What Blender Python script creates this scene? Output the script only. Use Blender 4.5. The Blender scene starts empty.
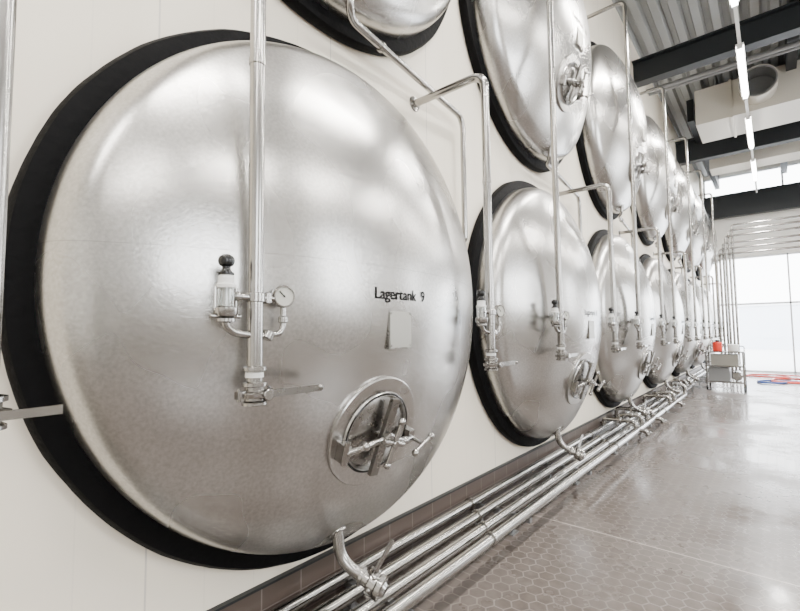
import bpy, bmesh, math, random
from mathutils import Vector, Matrix, noise
random.seed(4)
D = 2.03          # distance camera -> tank wall
H = 1.6
S = 2.98          # tank spacing
XC0 = 1.67
ZL, ZU = 1.82, 4.87
NT = 7
XEND = 21.6
CEIL = 7.87

# ------------------------------------------------------------------ materials
def newmat(name):
    m = bpy.data.materials.new(name); m.use_nodes = True
    nt = m.node_tree
    b = nt.nodes['Principled BSDF']
    return m, nt, b
def simple(name, col, metal=0.0, rough=0.5, bump=0.0, bscale=40.0, var=0.0, spec=None):
    m, nt, b = newmat(name)
    b.inputs['Base Color'].default_value = (*col, 1)
    b.inputs['Metallic'].default_value = metal
    b.inputs['Roughness'].default_value = rough
    if spec is not None: b.inputs['Specular IOR Level'].default_value = spec
    tc = nt.nodes.new('ShaderNodeTexCoord')
    n = nt.nodes.new('ShaderNodeTexNoise'); n.inputs['Scale'].default_value = bscale
    n.inputs['Detail'].default_value = 4
    nt.links.new(tc.outputs['Object'], n.inputs['Vector'])
    mr = nt.nodes.new('ShaderNodeMapRange')
    mr.inputs['To Min'].default_value = max(0, rough-0.05); mr.inputs['To Max'].default_value = rough+0.05
    nt.links.new(n.outputs['Fac'], mr.inputs['Value']); nt.links.new(mr.outputs['Result'], b.inputs['Roughness'])
    if bump > 0:
        bp = nt.nodes.new('ShaderNodeBump'); bp.inputs['Strength'].default_value = bump
        bp.inputs['Distance'].default_value = 0.01
        nt.links.new(n.outputs['Fac'], bp.inputs['Height']); nt.links.new(bp.outputs['Normal'], b.inputs['Normal'])
    return m
def emis(name, col, s):
    m, nt, b = newmat(name)
    b.inputs['Base Color'].default_value = (*col, 1)
    b.inputs['Emission Color'].default_value = (*col, 1)
    b.inputs['Emission Strength'].default_value = s
    return m
def N(nt, t, **kw):
    n = nt.nodes.new(t)
    for k, v in kw.items(): setattr(n, k, v)
    return n
def mth(nt, op, a, b=None):
    n = N(nt, 'ShaderNodeMath', operation=op)
    for i, v in enumerate([a, b]):
        if v is None: continue
        if isinstance(v, (int, float)): n.inputs[i].default_value = v
        else: nt.links.new(v, n.inputs[i])
    return n.outputs[0]

def tank_steel():
    m, nt, b = newmat('brushed_tank_steel')
    b.inputs['Metallic'].default_value = 1
    tc = N(nt, 'ShaderNodeTexCoord')
    n1 = N(nt, 'ShaderNodeTexNoise'); n1.inputs['Scale'].default_value = 1.5; n1.inputs['Detail'].default_value = 1.5
    n2 = N(nt, 'ShaderNodeTexNoise'); n2.inputs['Scale'].default_value = 75; n2.inputs['Detail'].default_value = 5
    nt.links.new(tc.outputs['Object'], n1.inputs['Vector']); nt.links.new(tc.outputs['Object'], n2.inputs['Vector'])
    mr = N(nt, 'ShaderNodeMapRange'); mr.inputs['From Min'].default_value=.3; mr.inputs['From Max'].default_value=.7
    mr.inputs['To Min'].default_value = .24; mr.inputs['To Max'].default_value = .32
    nt.links.new(n1.outputs['Fac'], mr.inputs['Value'])
    nt.links.new(mr.outputs['Result'], b.inputs['Roughness'])
    cr = N(nt, 'ShaderNodeValToRGB')
    cr.color_ramp.elements[0].position = .3; cr.color_ramp.elements[0].color = (.43, .42, .403, 1)
    cr.color_ramp.elements[1].position = .75; cr.color_ramp.elements[1].color = (.57, .558, .54, 1)
    nt.links.new(n2.outputs['Fac'], cr.inputs['Fac'])
    sx = N(nt, 'ShaderNodeSeparateXYZ'); nt.links.new(tc.outputs['Object'], sx.inputs[0])
    dz = mth(nt, 'ABSOLUTE', mth(nt, 'SUBTRACT', sx.outputs['Z'], 0.10))
    line = mth(nt, 'LESS_THAN', dz, 0.002)
    mx = N(nt, 'ShaderNodeMix', data_type='RGBA')
    nt.links.new(mth(nt, 'MULTIPLY', line, .45), mx.inputs[0])
    nt.links.new(cr.outputs['Color'], mx.inputs[6]); mx.inputs[7].default_value = (.3, .29, .28, 1)
    nt.links.new(mx.outputs[2], b.inputs['Base Color'])
    bp = N(nt, 'ShaderNodeBump'); bp.inputs['Strength'].default_value = .10; bp.inputs['Distance'].default_value = .003
    nt.links.new(n2.outputs['Fac'], bp.inputs['Height'])
    bp2 = N(nt, 'ShaderNodeBump'); bp2.inputs['Strength'].default_value = .5; bp2.inputs['Distance'].default_value = .05
    nt.links.new(n1.outputs['Fac'], bp2.inputs['Height']); nt.links.new(bp.outputs['Normal'], bp2.inputs['Normal'])
    nt.links.new(bp2.outputs['Normal'], b.inputs['Normal'])
    return m
def wall_mat():
    m, nt, b = newmat('cream_insulated_panels')
    b.inputs['Roughness'].default_value = .45
    tc = N(nt, 'ShaderNodeTexCoord'); sx = N(nt, 'ShaderNodeSeparateXYZ')
    nt.links.new(tc.outputs['Object'], sx.inputs[0])
    def seam(period, w):
        f = mth(nt, 'FRACT', mth(nt, 'DIVIDE', mth(nt, 'ADD', sx.outputs['X'], 100.25), period))
        return mth(nt, 'LESS_THAN', f, w/period)
    a = seam(1.0, .008); c = seam(0.25, .006)
    tot = mth(nt, 'ADD', mth(nt, 'MULTIPLY', a, .45), mth(nt, 'MULTIPLY', c, .10))
    mx = N(nt, 'ShaderNodeMix', data_type='RGBA')
    nt.links.new(tot, mx.inputs[0]); mx.inputs[6].default_value = (.90, .83, .70, 1); mx.inputs[7].default_value = (.42, .39, .35, 1)
    nt.links.new(mx.outputs[2], b.inputs['Base Color'])
    return m
def floor_mat():
    m, nt, b = newmat('wet_hexagon_tiles')
    tc = N(nt, 'ShaderNodeTexCoord')
    sc = N(nt, 'ShaderNodeVectorMath', operation='MULTIPLY'); sc.inputs[1].default_value = (1/.10, 1/.10, 0)
    nt.links.new(tc.outputs['Object'], sc.inputs[0])
    off = N(nt, 'ShaderNodeVectorMath', operation='ADD'); off.inputs[1].default_value = (1000, 1000*math.sqrt(3), 0)
    nt.links.new(sc.outputs[0], off.inputs[0])
    r = (1, math.sqrt(3), 1); h = (.5, math.sqrt(3)/2, 0)
    def vm(op, a, v):
        n = N(nt, 'ShaderNodeVectorMath', operation=op); nt.links.new(a, n.inputs[0])
        if v is not None:
            if isinstance(v, tuple): n.inputs[1].default_value = v
            else: nt.links.new(v, n.inputs[1])
        return n
    a = vm('SUBTRACT', vm('MODULO', off.outputs[0], r).outputs[0], h).outputs[0]
    bb = vm('SUBTRACT', vm('MODULO', vm('SUBTRACT', off.outputs[0], h).outputs[0], r).outputs[0], h).outputs[0]
    da = vm('DOT_PRODUCT', a, a).outputs['Value']; db = vm('DOT_PRODUCT', bb, bb).outputs['Value']
    sel = mth(nt, 'LESS_THAN', da, db)
    mx = N(nt, 'ShaderNodeMix', data_type='VECTOR'); nt.links.new(sel, mx.inputs[0])
    nt.links.new(bb, mx.inputs[4]); nt.links.new(a, mx.inputs[5])
    g = vm('ABSOLUTE', mx.outputs[1], None).outputs[0]
    d1 = vm('DOT_PRODUCT', g, (.5, math.sqrt(3)/2, 0)).outputs['Value']
    sx = N(nt, 'ShaderNodeSeparateXYZ'); nt.links.new(g, sx.inputs[0])
    hd = mth(nt, 'MAXIMUM', d1, sx.outputs['X'])
    edge = mth(nt, 'GREATER_THAN', hd, .455)
    s2 = N(nt, 'ShaderNodeSeparateXYZ'); nt.links.new(tc.outputs['Object'], s2.inputs[0])
    f = mth(nt, 'FRACT', mth(nt, 'DIVIDE', mth(nt, 'ADD', s2.outputs['X'], 52-3.77), 5.2))
    joint = mth(nt, 'LESS_THAN', f, .0025)
    n1 = N(nt, 'ShaderNodeTexNoise'); n1.inputs['Scale'].default_value = .9; n1.inputs['Detail'].default_value = 6; n1.inputs['Roughness'].default_value=.6
    nt.links.new(tc.outputs['Object'], n1.inputs['Vector'])
    n2 = N(nt, 'ShaderNodeTexNoise'); n2.inputs['Scale'].default_value = 14; n2.inputs['Detail'].default_value = 5
    nt.links.new(tc.outputs['Object'], n2.inputs['Vector'])
    cr = N(nt, 'ShaderNodeValToRGB'); cr.color_ramp.elements[0].position=.3; cr.color_ramp.elements[1].position=.7
    cr.color_ramp.elements[0].color = (.10, .083, .073, 1); cr.color_ramp.elements[1].color = (.14, .118, .105, 1)
    nt.links.new(n2.outputs['Fac'], cr.inputs['Fac'])
    m1 = N(nt, 'ShaderNodeMix', data_type='RGBA'); nt.links.new(mth(nt, 'MULTIPLY', edge, .48), m1.inputs[0])
    nt.links.new(cr.outputs['Color'], m1.inputs[6]); m1.inputs[7].default_value = (.30, .265, .24, 1)
    m2 = N(nt, 'ShaderNodeMix', data_type='RGBA'); nt.links.new(joint, m2.inputs[0])
    nt.links.new(m1.outputs[2], m2.inputs[6]); m2.inputs[7].default_value = (.45, .4, .36, 1)
    nt.links.new(m2.outputs[2], b.inputs['Base Color'])
    rr = N(nt, 'ShaderNodeValToRGB'); rr.color_ramp.elements[0].position=.42; rr.color_ramp.elements[1].position=.60
    rr.color_ramp.elements[0].color = (.13,)*3+(1,); rr.color_ramp.elements[1].color = (.36,)*3+(1,)
    nt.links.new(n1.outputs['Fac'], rr.inputs['Fac'])
    nt.links.new(rr.outputs['Color'], b.inputs['Roughness'])
    bp = N(nt, 'ShaderNodeBump'); bp.inputs['Strength'].default_value = .3; bp.inputs['Distance'].default_value = .004
    nt.links.new(mth(nt, 'SUBTRACT', mth(nt, 'MULTIPLY', n2.outputs['Fac'], .6), mth(nt,'MULTIPLY',edge,.4)), bp.inputs['Height'])
    nt.links.new(bp.outputs['Normal'], b.inputs['Normal'])
    return m
def base_tile_mat():
    m, nt, b = newmat('brown_base_tiles')
    tc = N(nt, 'ShaderNodeTexCoord'); sx = N(nt, 'ShaderNodeSeparateXYZ'); nt.links.new(tc.outputs['Object'], sx.inputs[0])
    e1 = mth(nt, 'LESS_THAN', mth(nt, 'FRACT', mth(nt, 'DIVIDE', mth(nt,'ADD',sx.outputs['X'],100), .24)), .03)
    e2 = mth(nt, 'LESS_THAN', mth(nt, 'FRACT', mth(nt, 'DIVIDE', sx.outputs['Z'], .115)), .05)
    mx = N(nt, 'ShaderNodeMix', data_type='RGBA'); nt.links.new(mth(nt,'MAXIMUM',e1,e2), mx.inputs[0])
    mx.inputs[6].default_value = (.08, .06, .05, 1); mx.inputs[7].default_value = (.18, .15, .135, 1)
    nt.links.new(mx.outputs[2], b.inputs['Base Color']); b.inputs['Roughness'].default_value = .3
    return m

STEEL = tank_steel()
PIPE = simple('polished_pipe_steel', (.38, .37, .355), 1, .22, 0, 30)
DKSTEEL = simple('manway_steel', (.25, .24, .225), 1, .28, .05, 30)
PLATE = simple('satin_steel_plate', (.38, .37, .335), 1, .45)
FOAM = simple('black_rubber_seal', (.0022, .0022, .0026), 0, .65, .45, 30, spec=.10)
BLACK = simple('black_plastic', (.006, .006, .006), 0, .25)
WHITE = simple('white_plastic', (.8, .8, .78), 0, .35)
GAUGE = simple('gauge_face', (.55, .55, .5), 0, .3)
RED = simple('red_plastic', (.7, .04, .02), 0, .4)
BLUE = simple('blue_hose_rubber', (.03, .08, .35), 0, .4)
TEXT = simple('label_black', (.01, .01, .01), 0, .6, spec=.1)
GLASS, _nt, _b = newmat('sight_glass')
_b.inputs['Base Color'].default_value = (.95,.97,.96,1); _b.inputs['Transmission Weight'].default_value = 1; _b.inputs['Roughness'].default_value = .06
WALL = wall_mat(); FLOOR = floor_mat(); BTILE = base_tile_mat()
WHITEWALL = simple('white_plaster', (.80, .79, .75), 0, .6, .1, 60)
RWALL = simple('grey_side_panels', (.46, .445, .42), 0, .5, .05, 60)
CEILM = simple('galvanised_roof_deck', (.33, .34, .335), .1, .45)
BEAM = simple('dark_steel_beam', (.014, .017, .02), .2, .5)
DUCT = simple('white_duct_sheet', (.55, .52, .46), .1, .4)
GREY = simple('grey_sheet_metal', (.28, .285, .29), .6, .4)
TUBE = emis('lit_tube', (1, .98, .94), 55)
FRAME = simple('pale_window_frame', (.7, .72, .74), 0, .4)
ASPH = simple('outside_paving', (.65, .66, .67), 0, .8)
FACADE = simple('outside_facade', (.65, .69, .75), 0, .8)

# ------------------------------------------------------------------ mesh builder
class MB:
    def __init__(s):
        s.v = []; s.f = []; s.m = []; s.mats = []; s.M = Matrix.Identity(4)
    def mi(s, mat):
        if mat not in s.mats: s.mats.append(mat)
        return s.mats.index(mat)
    def add(s, vs, fs, mat):
        o = len(s.v); s.v += [s.M @ Vector(v) for v in vs]
        i = s.mi(mat)
        for f in fs: s.f.append([a+o for a in f]); s.m.append(i)
    def box(s, c, size, mat, R=None):
        c = Vector(c); vs = []
        for x in (-.5, .5):
            for y in (-.5, .5):
                for z in (-.5, .5):
                    p = Vector((x*size[0], y*size[1], z*size[2]))
                    if R is not None: p = R @ p
                    vs.append(c+p)
        s.add(vs, [(0,1,3,2),(4,6,7,5),(0,4,5,1),(2,3,7,6),(0,2,6,4),(1,5,7,3)], mat)
    def box2(s, a, b, mat):
        s.box([(a[i]+b[i])/2 for i in range(3)], [abs(a[i]-b[i]) for i in range(3)], mat)
    def lathe(s, prof, o, ax, mat, seg=24):
        """prof: (radius, height along ax)"""
        o = Vector(o); ax = Vector(ax).normalized()
        t = Vector((0,0,1)) if abs(ax.z) < .9 else Vector((1,0,0))
        u = ax.cross(t).normalized(); w = ax.cross(u)
        vs = []; fs = []; rings = []
        for r, h in prof:
            if r < 1e-6:
                rings.append([len(vs)]); vs.append(o+ax*h)
            else:
                k = len(vs); rings.append(list(range(k, k+seg)))
                for i in range(seg):
                    a = 2*math.pi*i/seg
                    vs.append(o+ax*h+(u*math.cos(a)+w*math.sin(a))*r)
        for A, B in zip(rings, rings[1:]):
            for i in range(seg):
                j = (i+1) % seg
                if len(A) == 1 and len(B) == 1: continue
                if len(A) == 1: fs.append((A[0], B[i], B[j]))
                elif len(B) == 1: fs.append((A[i], B[0], A[j]))
                else: fs.append((A[i], B[i], B[j], A[j]))
        s.add(vs, fs, mat)
    def cyl(s, a, b, r, mat, seg=20, bev=0.0):
        a = Vector(a); b = Vector(b); L = (b-a).length
        e = min(bev, L*.4, r*.5)
        if e > 0: p = [(0,0),(r-e,0),(r,e),(r,L-e),(r-e,L),(0,L)]
        else: p = [(0,0),(r,0),(r,L),(0,L)]
        s.lathe(p, a, b-a, mat, seg)
    def sphere(s, c, r, mat, seg=20):
        s.lathe([(r*math.sin(math.pi*i/10), -r*math.cos(math.pi*i/10)) for i in range(11)], c, (0,0,1), mat, seg)
    def tube(s, pts, r, mat, fillet=.07, seg=14):
        pts = [Vector(p) for p in pts]; path = [pts[0]]
        for i in range(1, len(pts)-1):
            p = pts[i]; d1 = (pts[i-1]-p); d2 = (pts[i+1]-p)
            fl = min(fillet, d1.length*.49, d2.length*.49)
            a = p+d1.normalized()*fl; b = p+d2.normalized()*fl
            for k in range(9):
                t = k/8; path.append(a*(1-t)**2+p*2*t*(1-t)+b*t*t)
        path.append(pts[-1])
        q = [path[0]]
        for p in path[1:]:
            if (p-q[-1]).length > 1e-5: q.append(p)
        path = q; n = len(path)
        tang = []
        for i in range(n):
            a = path[max(0, i-1)]; b = path[min(n-1, i+1)]
            tang.append((b-a).normalized())
        t0 = tang[0]; ref = Vector((0,0,1)) if abs(t0.z) < .9 else Vector((1,0,0))
        u = t0.cross(ref).normalized(); vs = []; fs = []
        for i in range(n):
            u = (u - tang[i]*u.dot(tang[i])).normalized(); w = tang[i].cross(u)
            for k in range(seg):
                a = 2*math.pi*k/seg; vs.append(path[i]+(u*math.cos(a)+w*math.sin(a))*r)
        for i in range(n-1):
            for k in range(seg):
                j = (k+1) % seg
                fs.append((i*seg+k, i*seg+j, (i+1)*seg+j, (i+1)*seg+k))
        fs.append(tuple(range(seg))); fs.append(tuple((n-1)*seg+k for k in range(seg)))
        s.add(vs, fs, mat)
    def mesh(s, name):
        me = bpy.data.meshes.new(name)
        me.from_pydata([tuple(v) for v in s.v], [], s.f)
        for m in s.mats: me.materials.append(m)
        for p, i in zip(me.polygons, s.m): p.material_index = i; p.use_smooth = True
        bm = bmesh.new(); bm.from_mesh(me); bmesh.ops.recalc_face_normals(bm, faces=bm.faces); bm.to_mesh(me); bm.free()
        me.set_sharp_from_angle(angle=math.radians(38))
        return me
    def obj(s, name, loc=(0,0,0), parent=None):
        return mk(name, s.mesh(name), loc, parent)
def mk(name, me, loc=(0,0,0), parent=None):
    o = bpy.data.objects.new(name, me); o.location = loc
    bpy.context.scene.collection.objects.link(o)
    if parent: o.parent = parent
    return o

# ------------------------------------------------------------------ room shell
b = MB(); b.box2((-7, D, 0), (XEND, D+.2, CEIL+.3), WALL); b.obj('wall_left')
b = MB(); b.box2((-7, D-.025, 0), (XEND, D, .34), BTILE); b.box2((-7, D-.03, .34), (XEND, D, .352), BEAM); b.obj('baseboard_left')
b = MB(); b.box2((-7, -7, -.1), (XEND, D, 0), FLOOR); b.obj('floor')
# end wall with door-high glazing and clerestory
WY0, WY1 = -6.0, 1.9
b = MB()
b.box2((XEND, WY1, 0), (XEND+.2, D, CEIL+.3), WHITEWALL)
b.box2((XEND, -7, 0), (XEND+.2, WY0, CEIL+.3), WHITEWALL)
b.box2((XEND, WY0, 4.45), (XEND+.2, WY1, 6.95), WHITEWALL)
b.box2((XEND, WY0, 7.75), (XEND+.2, WY1, CEIL+.3), WHITEWALL)
b.obj('wall_end')
b = MB()
ys = [WY1-.03, -.55, -3.2, -5.97]
for y in ys: b.box2((XEND+.04, y-.025, 0), (XEND+.12, y+.025, 4.45), FRAME)
for z in (.03, 2.6, 4.41): b.box2((XEND+.04, WY0, z-.03), (XEND+.12, WY1, z+.03), FRAME)
b.obj('window_1')
b = MB()
for y in ys: b.box2((XEND+.04, y-.03, 6.95), (XEND+.12, y+.03, 7.75), FRAME)
for z in (6.98, 7.72): b.box2((XEND+.04, WY0, z-.03), (XEND+.12, WY1, z+.03), FRAME)
b.obj('window_2')
# right wall, out of view; high windows added to let in side light
b = MB()
added_wins = [(-4,-.5),(3.5,7),(12,16)]
b.box2((-7, -7.2, 0), (XEND, -7, 2.2), RWALL); b.box2((-7, -7.2, 5.2), (XEND, -7, CEIL+.3), RWALL)
xs = [-7]+[v for w in added_wins for v in w]+[XEND]
for x0, x1 in zip(xs[0::2], xs[1::2]): b.box2((x0, -7.2, 2.2), (x1, -7, 5.2), RWALL)
b.obj('wall_right')
k = 3
for x0, x1 in added_wins:
    b = MB()
    for x in (x0+.03, (x0+x1)/2, x1-.03): b.box2((x-.03, -7.14, 2.2), (x+.03, -7.06, 5.2), FRAME)
    for z in (2.23, 3.7, 5.17): b.box2((x0, -7.14, z-.03), (x1, -7.06, z+.03), FRAME)
    b.obj('window_%d' % k); k += 1
b = MB(); b.box2((-7.2, -7.2, 0), (-7, D+.2, CEIL+.3), WHITEWALL); b.obj('wall_back')
# trapezoidal roof deck ceiling, ribs along X
vs = []; fs = []; y = -7.0; prof = []
while y < D:
    prof += [(y, CEIL), (y+.13, CEIL), (y+.17, CEIL+.12), (y+.26, CEIL+.12)]
    y += .30
prof.append((D, CEIL))
for x in (-7, XEND):
    for (yy, zz) in prof: vs.append((x, min(yy, D), zz))
n = len(prof)
for i in range(n-1): fs.append((i, i+1, n+i+1, n+i))
b = MB(); b.add(vs, fs, CEILM); b.box2((-7, -7, CEIL+.2), (XEND, D, CEIL+.3), CEILM); 
o = b.obj('ceiling')
for p in o.data.polygons: p.use_smooth = False
# roof beams (I profile) along Y
def ibeam(x, z0, hgt=.42, wd=.26):
    b = MB()
    b.box2((x-wd/2, -7, z0), (x+wd/2, D, z0+.03), BEAM)
    b.box2((x-wd/2, -7, z0+hgt-.03), (x+wd/2, D, z0+hgt), BEAM)
    b.box2((x-.012, -7, z0+.03), (x+.012, D, z0+hgt-.03), BEAM)
    return b.obj('roof_beam')
for x in (-.6, 4.9, 10.3): ibeam(x, CEIL-1.0, .5)
ibeam(15.8, CEIL-1.15, .7)
ibeam(21.3, 6.0, .9)
b = MB()
for yy in (-.6, -3.6): 
    b.box2((-7, yy-.09, CEIL-.45), (XEND, yy+.09, CEIL), BEAM)
b.box2((14, 1.35, CEIL-.6), (XEND, 1.5, CEIL), BEAM)
b.obj('roof_purlins')

# outside
b = MB(); b.box2((XEND+.2, -40, -.12), (70, 30, -.02), ASPH); b.obj('outside_ground')
b = MB(); b.box2((48, -12, -.05), (58, 2.2, 3.6), FACADE); b.box2((47.9, -12.2, 3.6), (58.1, 2.4, 3.9), FRAME)
for i in range(4): b.box2((47.95, -9+i*2.8, .9), (48.05, -7.6+i*2.8, 2.4), FACADE)
b.obj('outside_building')

# ------------------------------------------------------------------ tanks
R = 1.33; KR = .2; CR = 2.4; CYL = .13
ph = math.asin((R-KR)/(CR-KR)); PC = CYL-math.cos(ph)*(CR-KR)
def dome(r): return PC+math.sqrt(CR*CR-r*r)
prof = [(R, 0), (R, CYL)]
for i in range(1, 13):
    a = (math.pi/2-ph)*i/12
    prof.append((R-KR+KR*math.cos(a), CYL+KR*math.sin(a)))
rk = prof[-1][0]
for i in range(1, 25):
    a = ph*(1-i/24); prof.append((CR*math.sin(a), PC+CR*math.cos(a)))
b = MB(); b.lathe(prof, (0,0,0), (0,-1,0), STEEL, 160)
tank_me = b.mesh('storage_tank')
b = MB()
b.lathe([(R-.02, 0), (1.41, 0), (1.425, .02), (1.425, .055), (1.41, .08), (1.37, .088), (R-.01, .088)], (0,0,0), (0,-1,0), FOAM, 256)
for i, v in enumerate(b.v):
    rr = math.hypot(v.x, v.z)
    if rr > 1.36 and v.y < -.01:
        d = noise.noise(v*4)*.005+noise.noise(v*20)*.0015
        v.x *= (rr+d)/rr; v.z *= (rr+d)/rr
ring_me = b.mesh('insulation_ring')
# manway
MX = -.10
b = MB()
zc = -.69; p = dome(.70); nrm = Vector((MX, -(p-PC), zc)).normalized(); u = Vector((0,0,1)).cross(nrm).normalized(); 
if u.x < 0: u = -u
w = nrm.cross(u)
if w.z < 0: w = -w
b.M = Matrix(((u.x, w.x, nrm.x, MX), (u.y, w.y, nrm.y, -p), (u.z, w.z, nrm.z, zc), (0,0,0,1)))
Zx = (0,0,1)
b.lathe([(.275, -.02), (.275, .002), (.27, .006), (.205, .006), (.2, .016), (.19, .02), (.185, .01), (.18, -.0)], (0,0,0), Zx, STEEL, 64)
b.lathe([(.188, 0), (.176, .004), (.165, .012), (.1, .022), (0, .026)], (0,0,0), Zx, DKSTEEL, 64)
b.lathe([(.198, .012), (.203, .018), (.198, .022),(.19,.019)], (0,0,0), Zx, BLACK, 64)
RZ = Matrix.Rotation(math.radians(-8), 3, 'Z')
b.box((0, 0, .062), (.05, .38, .022), DKSTEEL, RZ)
b.cyl((0,0,.02), (0,0,.15), .019, PIPE, 16, .003)
b.lathe([(.0,.072),(.034,.072),(.038,.08),(.038,.1),(.03,.108),(0,.108)], (0,0,0), Zx, PIPE, 6)
b.cyl((-.02,-.10,.135), (.02,.10,.135), .012, PIPE, 12, .002)
b.sphere((-.02,-.105,.135), .018, PIPE); b.sphere((.02,.105,.135), .018, PIPE)
b.cyl((-.07,.02,.13), (.07,-.02,.13), .013, PIPE, 12, .002)
# hinge arm left
b.box((-.215, -.045, .03), (.045, .085, .055), PIPE)
b.cyl((-.215,-.10,.05), (-.215,.01,.05), .015, PIPE, 12)
b.tube([(-.215,-.045,.055), (-.13,-.02,.075), (-.03,0,.08)], .015, PIPE, .03)
b.sphere((-.125,-.018,.075), .022, PIPE)
# right swing bolt
b.tube([(.03,-.005,.09), (.12,-.03,.09), (.21,-.045,.06)], .014, PIPE, .03)
b.sphere((.13,-.032,.088), .022, PIPE)
b.box((.215,-.045,.03), (.04,.07,.05), PIPE)
b.cyl((.215,-.045,.02), (.215,-.045,.15), .010, PIPE, 12)
b.cyl((.165,-.08,.14), (.265,-.01,.14), .012, PIPE, 12, .002)
b.sphere((.165,-.08,.14), .018, PIPE); b.sphere((.265,-.01,.14), .018, PIPE)
b.M = Matrix.Identity(4)
man_me = b.mesh('manway')
# type plate
b = MB()
yp = -dome(.20)
b.box((-.02, yp+.003, -.20), (.175, .014, .19), DKSTEEL); b.box((-.02, yp-.005, -.20), (.16, .004, .175), PLATE)
for sx in (-1,1):
    for sz in (-1,1): b.cyl((-.02+sx*.07,yp-.006,-.20+sz*.078),(-.02+sx*.07,yp-.010,-.20+sz*.078),.005,DKSTEEL,8)
plate_me = b.mesh('type_plate')
# outlet (lower) with coupling
b = MB()
b.tube([(-.12, -.28, -1.18), (-.12, -.31, -1.36), (-.05, -.42, -1.44)], .030, PIPE, .08)
b.lathe([(.05,-.0),(.055,.01),(.03,.03)], (-.12,-.27,-1.20), (0,-.15,-.9), PIPE)
ax = Vector((.05,-.15,-.06)).normalized(); q = Vector((-.065,-.395,-1.425))
b.lathe([(.03,0),(.046,.004),(.046,.02),(.036,.022),(.036,.05),(.05,.052),(.058,.06),(.058,.095),(.05,.10),(.06,.102),(.06,.125),(.04,.13),(.03,.145),(0,.147)], q, ax, PIPE, 28)
for i in range(6):
    a = i*math.pi/3
    uu = ax.cross(Vector((0,0,1))).normalized(); ww = ax.cross(uu)
    c = q+ax*.078+(uu*math.cos(a)+ww*math.sin(a))*.058
    b.sphere(c, .012, PIPE, 10)
hp = q+ax*.035
b.cyl(hp, hp+Vector((.02,-.03,.06)), .010, PIPE, 12)
b.box(hp+Vector((.08,-.05,.10)), (.17,.012,.022), PIPE, Matrix.Rotation(math.radians(-38),3,'Y'))
outlet_me = b.mesh('outlet_valve')
# upper outlet pipe
b = MB()
gap = S/2
b.tube([(0,-.28,-1.24),(0,-.26,-1.385),(.08,-.2,-1.40),(gap-.05,-.085,-1.425),(gap+.0,-.085,-1.50),(gap,-.085,-2.5),(gap,0,-2.5)], .024, PIPE, .08)
b.cyl((.35,-.176,-1.4055),(.38,-.172,-1.406),.034,PIPE,20,.004)
updrain_me = b.mesh('drain_pipe')

def label_mesh(txt):
    c = bpy.data.curves.new('tmp_label', 'FONT'); c.body = txt; c.size = .076; c.align_x = 'CENTER'; c.offset = .0010
    o = bpy.data.objects.new('tmp_label', c); bpy.context.scene.collection.objects.link(o)
    dg = bpy.context.evaluated_depsgraph_get(); dg.update()
    me = bpy.data.meshes.new_from_object(o.evaluated_get(dg))
    bpy.data.objects.remove(o, do_unlink=True); bpy.data.curves.remove(c)
    me.name = 'tank_label'; me.materials.clear(); me.materials.append(TEXT)
    for v in me.vertices:       # wrap the lettering onto the dished head
        x, z = v.co.x-.01, v.co.y-.055
        v.co = (x, -dome(math.hypot(x, z))-.003, z)
    return me
for lvl, z in ((0, ZL), (1, ZU)):
    for i in range(NT):
        x = XC0+S*i
        t = mk('storage_tank', tank_me, (x, D, z))
        mk('insulation_ring', ring_me, parent=t); mk('manway', man_me, parent=t); mk('type_plate', plate_me, parent=t)
        if lvl == 0: mk('outlet_valve', outlet_me, parent=t)
        elif i < NT-1: mk('drain_pipe', updrain_me, parent=t)
        mk('tank_label', label_mesh('Lagertank  %d' % (9-i if lvl == 0 else 19-i)), parent=t)

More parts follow.
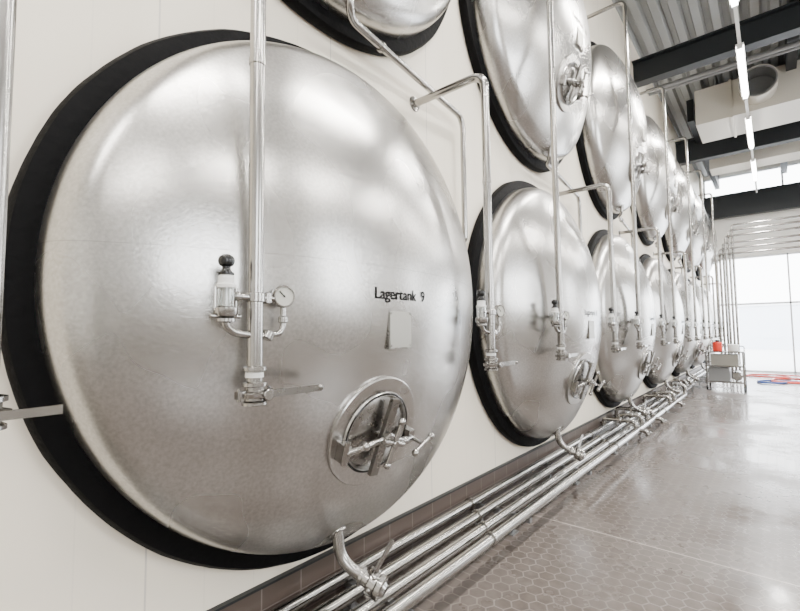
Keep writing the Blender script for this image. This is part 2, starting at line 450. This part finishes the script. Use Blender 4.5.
# ------------------------------------------------------------------ risers with valve sets
YP = 1.42
def valve_set(b, zb=1.35):
    """origin at pipe axis; zb = bottom of valve"""
    P = PIPE
    z = zb
    b.lathe([(0,0),(.030,0),(.044,.004),(.044,.014),(.034,.02),(.034,.028),(.048,.03),(.052,.036),(.052,.048),(.046,.052),(.034,.054),(.034,.066),(.044,.070),(.044,.082),(.030,.086)], (0,0,z), (0,0,1), P, 28)
    b.lathe([(.030,0),(.032,.0),(.032,.018),(.030,.018)], (0,0,z+.1), (0,0,1), WHITE, 24)
    b.lathe([(.028,0),(.042,.003),(.042,.014),(.028,.02)], (0,0,z+.122), (0,0,1), P, 24)
    for sx in (-1, 1):
        b.box((sx*.055, 0, z+.042), (.03,.022,.026), P); b.cyl((sx*.06,0,z+.02),(sx*.06,0,z+.064),.007,P,10)
    # lever
    b.cyl((.03,-.05,z+.04),(.03,.0,z+.04),.014,P,14,.002)
    b.box((.14,-.052,z+.043), (.23,.012,.026), DKSTEEL); b.sphere((.255,-.052,z+.043), .014, DKSTEEL, 12)
    b.cyl((.02,-.065,z+.04),(.02,-.035,z+.04),.02,P,16,.003)
    # cross bar clamp
    zc = z+.385
    b.cyl((-.07,0,zc),(.075,0,zc),.013,P,14); b.cyl((0,0,zc-.017),(0,0,zc+.017),.034,P,20,.003)
    b.sphere((-.07,0,zc),.018,P,14)
    b.cyl((.05,0,zc-.02),(.05,0,zc+.02),.017,P,14,.003)
    # gauge on the right
    gx, gz = .118, zc+.01
    b.tube([(.02,0,z+.245),(.105,0,z+.255),(gx,0,z+.28),(gx,0,gz-.03)], .011, P, .035, 12)
    b.cyl((gx,0,z+.295),(gx,0,z+.32),.018,P,16,.003)
    b.cyl((.045,0,z+.235),(.06,0,z+.262),.022,P,16,.003)
    ga = Vector((-.25,-1,0)).normalized()
    go = Vector((gx,.012,gz))
    b.lathe([(0,0),(.038,0),(.042,.006),(.043,.03),(.04,.036),(.036,.036),(.036,.031)], go, ga, P, 32)
    b.lathe([(.0365,.031),(0,.031)], go, ga, GAUGE, 32)
    s = ga.cross(Vector((0,0,1)))
    b.cyl(go+ga*.033, go+ga*.033+s*.018+Vector((0,0,.018)), .0018, BLACK, 6)
    b.sphere(go+ga*.033, .004, BLACK, 8)
    # relief valve with sight glass on the left
    lx = -.112; z = z+.015
    b.tube([(-.02,0,z+.235),(-.085,0,z+.245),(lx,0,z+.27),(lx,0,z+.30)], .014, P, .04, 12)
    b.lathe([(.02,0),(.032,.004),(.032,.014),(.024,.018),(.036,.022),(.040,.03),(.040,.05),(.034,.055),(.0,.056)], (lx,0,z+.278), (0,0,1), P, 24)
    b.cyl((lx-.055,0,z+.30),(lx+.055,0,z+.30),.008,P,10,.002)
    b.lathe([(.030,0),(.030,.062),(.027,.062),(.027,0)], (lx,0,z+.334), (0,0,1), GLASS, 24)
    b.cyl((lx,0,z+.334),(lx,0,z+.396),.012,WHITE,14)
    b.lathe([(0,0),(.033,0),(.034,.004),(.034,.012),(.027,.016),(.027,.040),(.02,.046),(.0,.046)], (lx,0,z+.396), (0,0,1), WHITE, 24)
    b.lathe([(.018,0),(.02,.01),(.014,.02),(.014,.028),(.024,.034),(.028,.048),(.024,.062),(.012,.07),(0,.071)], (lx,0,z+.442), (0,0,1), BLACK, 24)
    b.lathe([(.026,0),(.026,.008),(.014,.01)], (lx,0,z+.442), (0,0,1), BLACK, 24)
    for sy in (-1,1): b.cyl((lx+.038*sy,0,z+.32),(lx+.038*sy,0,z+.40),.004,P,8)
def riser(name, top, locs, tap=None):
    b = MB(); dy = D-YP
    b.tube([(0,0,1.43),(0,0,top),(0,dy,top)], .028, PIPE, .11, 20)
    b.lathe([(.06,0),(.055,.008),(.03,.012)], (0,dy,top), (0,-1,0), PIPE, 24)
    valve_set(b)
    for zz in (2.6, 4.6):
        if zz < top-.3: b.cyl((0,0,zz),(0,0,zz+.03),.031,PIPE,20,.003)
    me = b.mesh(name)
    for x in locs: mk(name, me, (x, YP, 0))
riser('riser_pipe', 6.42, [.872+S*i for i in range(NT)])
riser('riser_pipe_hooked', 3.37, [2.60+S*i for i in range(NT)])
# near-left extra riser, end partly in frame
b = MB()
b.tube([(0,0,1.45),(0,0,6.6),(0,D-1.42,6.6)], .026, PIPE, .11, 20)
b.lathe([(0,0),(.030,0),(.044,.004),(.044,.014),(.034,.02),(.034,.028),(.050,.03),(.052,.048),(.034,.054),(.034,.066),(.044,.070),(.044,.082),(.028,.086)], (0,0,1.38), (0,0,1), PIPE, 28)
b.box((.07,-.052,1.42), (.14,.009,.022), PIPE); b.cyl((.0,-.065,1.42),(.0,.0,1.42),.016,PIPE,16,.003)
b.obj('riser_pipe_short', (.165, 1.42, 0))

# ------------------------------------------------------------------ floor pipes
b = MB()
PR = .036
lanes = [(1.955,.21),(1.80,.20),(1.665,.19),(1.53,.20)]
ends = [20.5, 20.5, 14.2, 11.4]
for (y, z), e in zip(lanes, ends):
    b.tube([(-6.5,y,z),(e,y,z),(e,y,z+.22),(e,min(y+.2,D),z+.22)], PR, PIPE, .09, 18)
    x = -5.0+y
    while x < e-.5:
        b.lathe([(PR,0),(PR+.012,.003),(PR+.012,.02),(PR,.024)], (x,y,z), (1,0,0), PIPE, 20); x += 3.1
pipes = b.obj('floor_pipe_run')
b = MB(); x = -5.6
while x < 20:
    b.box2((x-.02,1.51,.12),(x+.02,2.0,.155),GREY)
    for y in (1.68,1.96): b.box2((x-.018,y-.018,0),(x+.018,y+.018,.12),GREY); 
    for y in (1.68,1.96): b.box2((x-.05,y-.04,0),(x+.05,y+.02,.008),GREY)
    x += 1.49
b.obj('pipe_supports', parent=pipes)
# cross connection / swing-bend manifold
b = MB()
for i, x in enumerate([6.9, 7.25, 7.6, 8.0, 9.6, 10.0, 10.4, 11.0, 12.6, 13.4]):
    y0 = lanes[3][0] if i < 6 else lanes[2][0]
    y1 = lanes[i % 2][0]
    zt = .33+.03*(i % 3)
    b.tube([(x,y0,.21),(x,y0,zt),(x,y1,zt),(x,y1,.21)], .03, PIPE, .06, 14)
    for yy in (y0, y1):
        b.lathe([(.03,0),(.046,.004),(.05,.01),(.05,.026),(.03,.034)], (x,yy,.255), (0,0,1), PIPE, 20)
    b.cyl((x,(y0+y1)/2-.03,zt),(x,(y0+y1)/2+.03,zt),.045,PIPE,20,.006)
    b.cyl((x,(y0+y1)/2,zt),(x,(y0+y1)/2,zt+.09),.010,PIPE,10)
    b.box((x+.07,(y0+y1)/2,zt+.09),(.18,.02,.01),PIPE)
    if i in (0, 3, 5):
        b.tube([(x+.1,y0,.20),(x+.1,y0-.10,.20),(x+.1,y0-.13,.16)], .028, PIPE, .04, 14)
        b.lathe([(.028,0),(.046,.004),(.046,.03),(.03,.036),(0,.038)], (x+.1,y0-.12,.175), (0,-.5,-.6), PIPE, 20)
b.obj('valve_manifold', parent=pipes)

# ------------------------------------------------------------------ pipe bridge at far end
b = MB()
for i in range(6):
    z = 4.15+.2*i; x = 18.3+.12*(i % 3)
    yy = 1.35-.09*i
    b.tube([(x,-6.95,z),(x,yy,z),(x,yy,.0)], .036, PIPE, .1, 12)
for y in (-1.2,-4.0): 
    b.box2((18.2,y-.03,3.95),(18.7,y+.03,4.0),GREY)
    for x in (18.2,18.66): b.box2((x,y-.03,3.95),(x+.04,y+.03,CEIL-.01),GREY)
b.obj('pipe_bridge')

# ------------------------------------------------------------------ ventilation
DX0, DX1, DZ0, DZ1 = 13.0, 14.4, 6.72, 7.6
b = MB()
b.box2((DX0,-6.9,DZ0),(DX1,1.22,DZ1),DUCT)
for y in (-5.5,-4,-2.5,-1,.5): b.box2((DX0-.03,y-.025,DZ0-.03),(DX1+.03,y+.025,DZ1+.03),DUCT)
b.lathe([(.34,0),(.34,.5),(.36,.5),(.36,.47),(.34,.47)], (DX0,-.02,DZ0+.46), (-1,0,0), DUCT, 40)
b.lathe([(.34,.5),(.31,.5),(.31,.02),(0,.02)], (DX0,-.02,DZ0+.46), (-1,0,0), GREY, 40)
for y in (-5,-2.2,.8):
    for x in (DX0+.1,DX1-.1): b.cyl((x,y,DZ1),(x,y,CEIL+.15),.01,GREY,8)
b.obj('ventilation_duct')
b = MB()
b.box2((17.0,-6.9,6.75),(17.8,1.3,7.4),DUCT)
for y in (-5,-2.2,.8): b.cyl((17.3,y,7.4),(17.3,y,CEIL+.15),.01,GREY,8)
b.obj('ventilation_duct')
b = MB()
for dx, r in ((0,.05),(.18,.035)):
    b.cyl((11.6+dx,-6.95,7.3),(11.6+dx,D-.02,7.3),r,GREY,16)
    for y in (-5.5,-2.6,1.2): b.cyl((11.6+dx,y,7.3),(11.6+dx,y,CEIL+.1),.008,GREY,8)
b.obj('ceiling_pipes')

# ------------------------------------------------------------------ lamps
def lamp_row(y, z, xs, power):
    b = MB(); b.box2((-6.5,y-.025,z+.05),(20.5,y+.025,z+.09),WHITE)
    for x in (-6,-4,-2,1,3,6,8.5,11.4,15.1,16.6,18.5,20.3): b.cyl((x,y,z+.09),(x,y,CEIL+.1),.005,GREY,6)
    rail = b.obj('lamp_rail')
    for x in xs:
        b = MB()
        b.box2((x-1.1,y-.06,z+.012),(x+1.1,y+.06,z+.05),WHITE)
        b.cyl((x-1.08,y,z-.005),(x+1.08,y,z-.005),.038,TUBE,14,.004)
        for e in (-1,1): b.box2((x+e*1.1-.02,y-.04,z-.045),(x+e*1.1+.02,y+.04,z+.03),WHITE)
        o = b.obj('fluorescent_lamp')
        L = bpy.data.lights.new('lamp_glow','AREA'); L.shape = 'RECTANGLE'; L.size = 2.1; L.size_y = .14
        L.energy = power; L.color = (1,.958,.90)
        lo = bpy.data.objects.new('lamp_glow', L); lo.location = (x,y,z-.05)
        bpy.context.scene.collection.objects.link(lo); lo.parent = o
lamp_row(.20, 6.55, [-3.4,0.1,3.6,7.1,10.6,14.0,17.4], 165)
lamp_row(-3.6, 6.55, [-3.4,0.1,3.6,7.1,10.6,14.0,17.4], 150)  # second row, out of view, added to brighten the room

# ------------------------------------------------------------------ pump trolley and hoses
b = MB()
X0, Y0 = 14.95, 1.03
for x in (X0-.35,X0+.35):
    for y in (Y0-.4,Y0+.4):
        b.box2((x-.02,y-.02,.1),(x+.02,y+.02,1.0),PIPE); b.cyl((x,y-.02,.06),(x,y+.02,.06),.06,BLACK,20,.005)
b.box2((X0-.38,Y0-.43,.2),(X0+.38,Y0+.43,.24),PIPE); b.box2((X0-.38,Y0-.43,.62),(X0+.38,Y0+.43,.66),PIPE)
b.box2((X0-.38,Y0-.43,1.0),(X0+.38,Y0+.43,1.03),PIPE)
b.box2((X0-.3,Y0-.1,.24),(X0+.3,Y0+.36,.6),GREY)
b.cyl((X0-.25,Y0-.25,.38),(X0+.2,Y0-.25,.38),.12,PIPE,24,.02); b.box2((X0-.3,Y0-.3,.66),(X0+.2,Y0+.3,.95),PLATE)
b.cyl((X0-.1,Y0+.15,1.03),(X0-.1,Y0+.15,1.28),.11,RED,24,.02); b.cyl((X0-.1,Y0+.15,1.28),(X0-.1,Y0+.15,1.34),.05,BLACK,16,.01)
b.cyl((X0-.1,Y0-.2,1.03),(X0-.1,Y0-.2,1.22),.12,WHITE,24,.02)
b.tube([(X0+.38,Y0-.4,.95),(X0+.6,Y0-.4,1.15),(X0+.6,Y0+.4,1.15),(X0+.38,Y0+.4,.95)], .015, PIPE, .08)
b.obj('pump_trolley')
def hose(mat, cx, cy, rx, ry, turns, tail):
    b = MB(); pts = []
    for i in range(turns*20):
        a = i*math.pi/10; k = 1-.02*i/10
        pts.append((cx+rx*k*math.cos(a)+random.uniform(-.02,.02), cy+ry*k*math.sin(a)+random.uniform(-.02,.02), .025+.012*i/20))
    for t in tail: pts.append(t)
    b.tube(pts, .022, mat, .05, 8); b.obj('hose_coil')
hose(RED, 18.0, -.35, .7, .5, 3, [(18.6,-1.5,.03),(17.2,-2.8,.03)])
hose(RED, 19.6, .2, .5, .6, 2, [(19.8,-1.5,.03)])
hose(BLUE, 17.4, .1, .4, .35, 2, [(17.6,-1.2,.03)])

# ------------------------------------------------------------------ world, camera
w = bpy.data.worlds.new('sky'); bpy.context.scene.world = w; w.use_nodes = True
bg = w.node_tree.nodes['Background']; bg.inputs['Color'].default_value = (.94,.97,1,1); bg.inputs['Strength'].default_value = 13

th = math.radians(40.2); pt = math.radians(3.65); rl = math.radians(.6)
fwd = Vector((math.cos(th)*math.cos(pt), math.sin(th)*math.cos(pt), math.sin(pt)))
right = Vector((math.sin(th), -math.cos(th), 0)); up = right.cross(fwd)
up2 = up*math.cos(rl)+right*math.sin(rl); right2 = right*math.cos(rl)-up*math.sin(rl)
cam = bpy.data.cameras.new('camera'); co = bpy.data.objects.new('camera', cam)
bpy.context.scene.collection.objects.link(co)
M = Matrix((( right2.x, up2.x, -fwd.x, 0),(right2.y, up2.y, -fwd.y, 0),(right2.z, up2.z, -fwd.z, H),(0,0,0,1)))
co.matrix_world = M
cam.sensor_width = 36; cam.lens = 440/800*36; cam.clip_start = .02
bpy.context.scene.camera = co
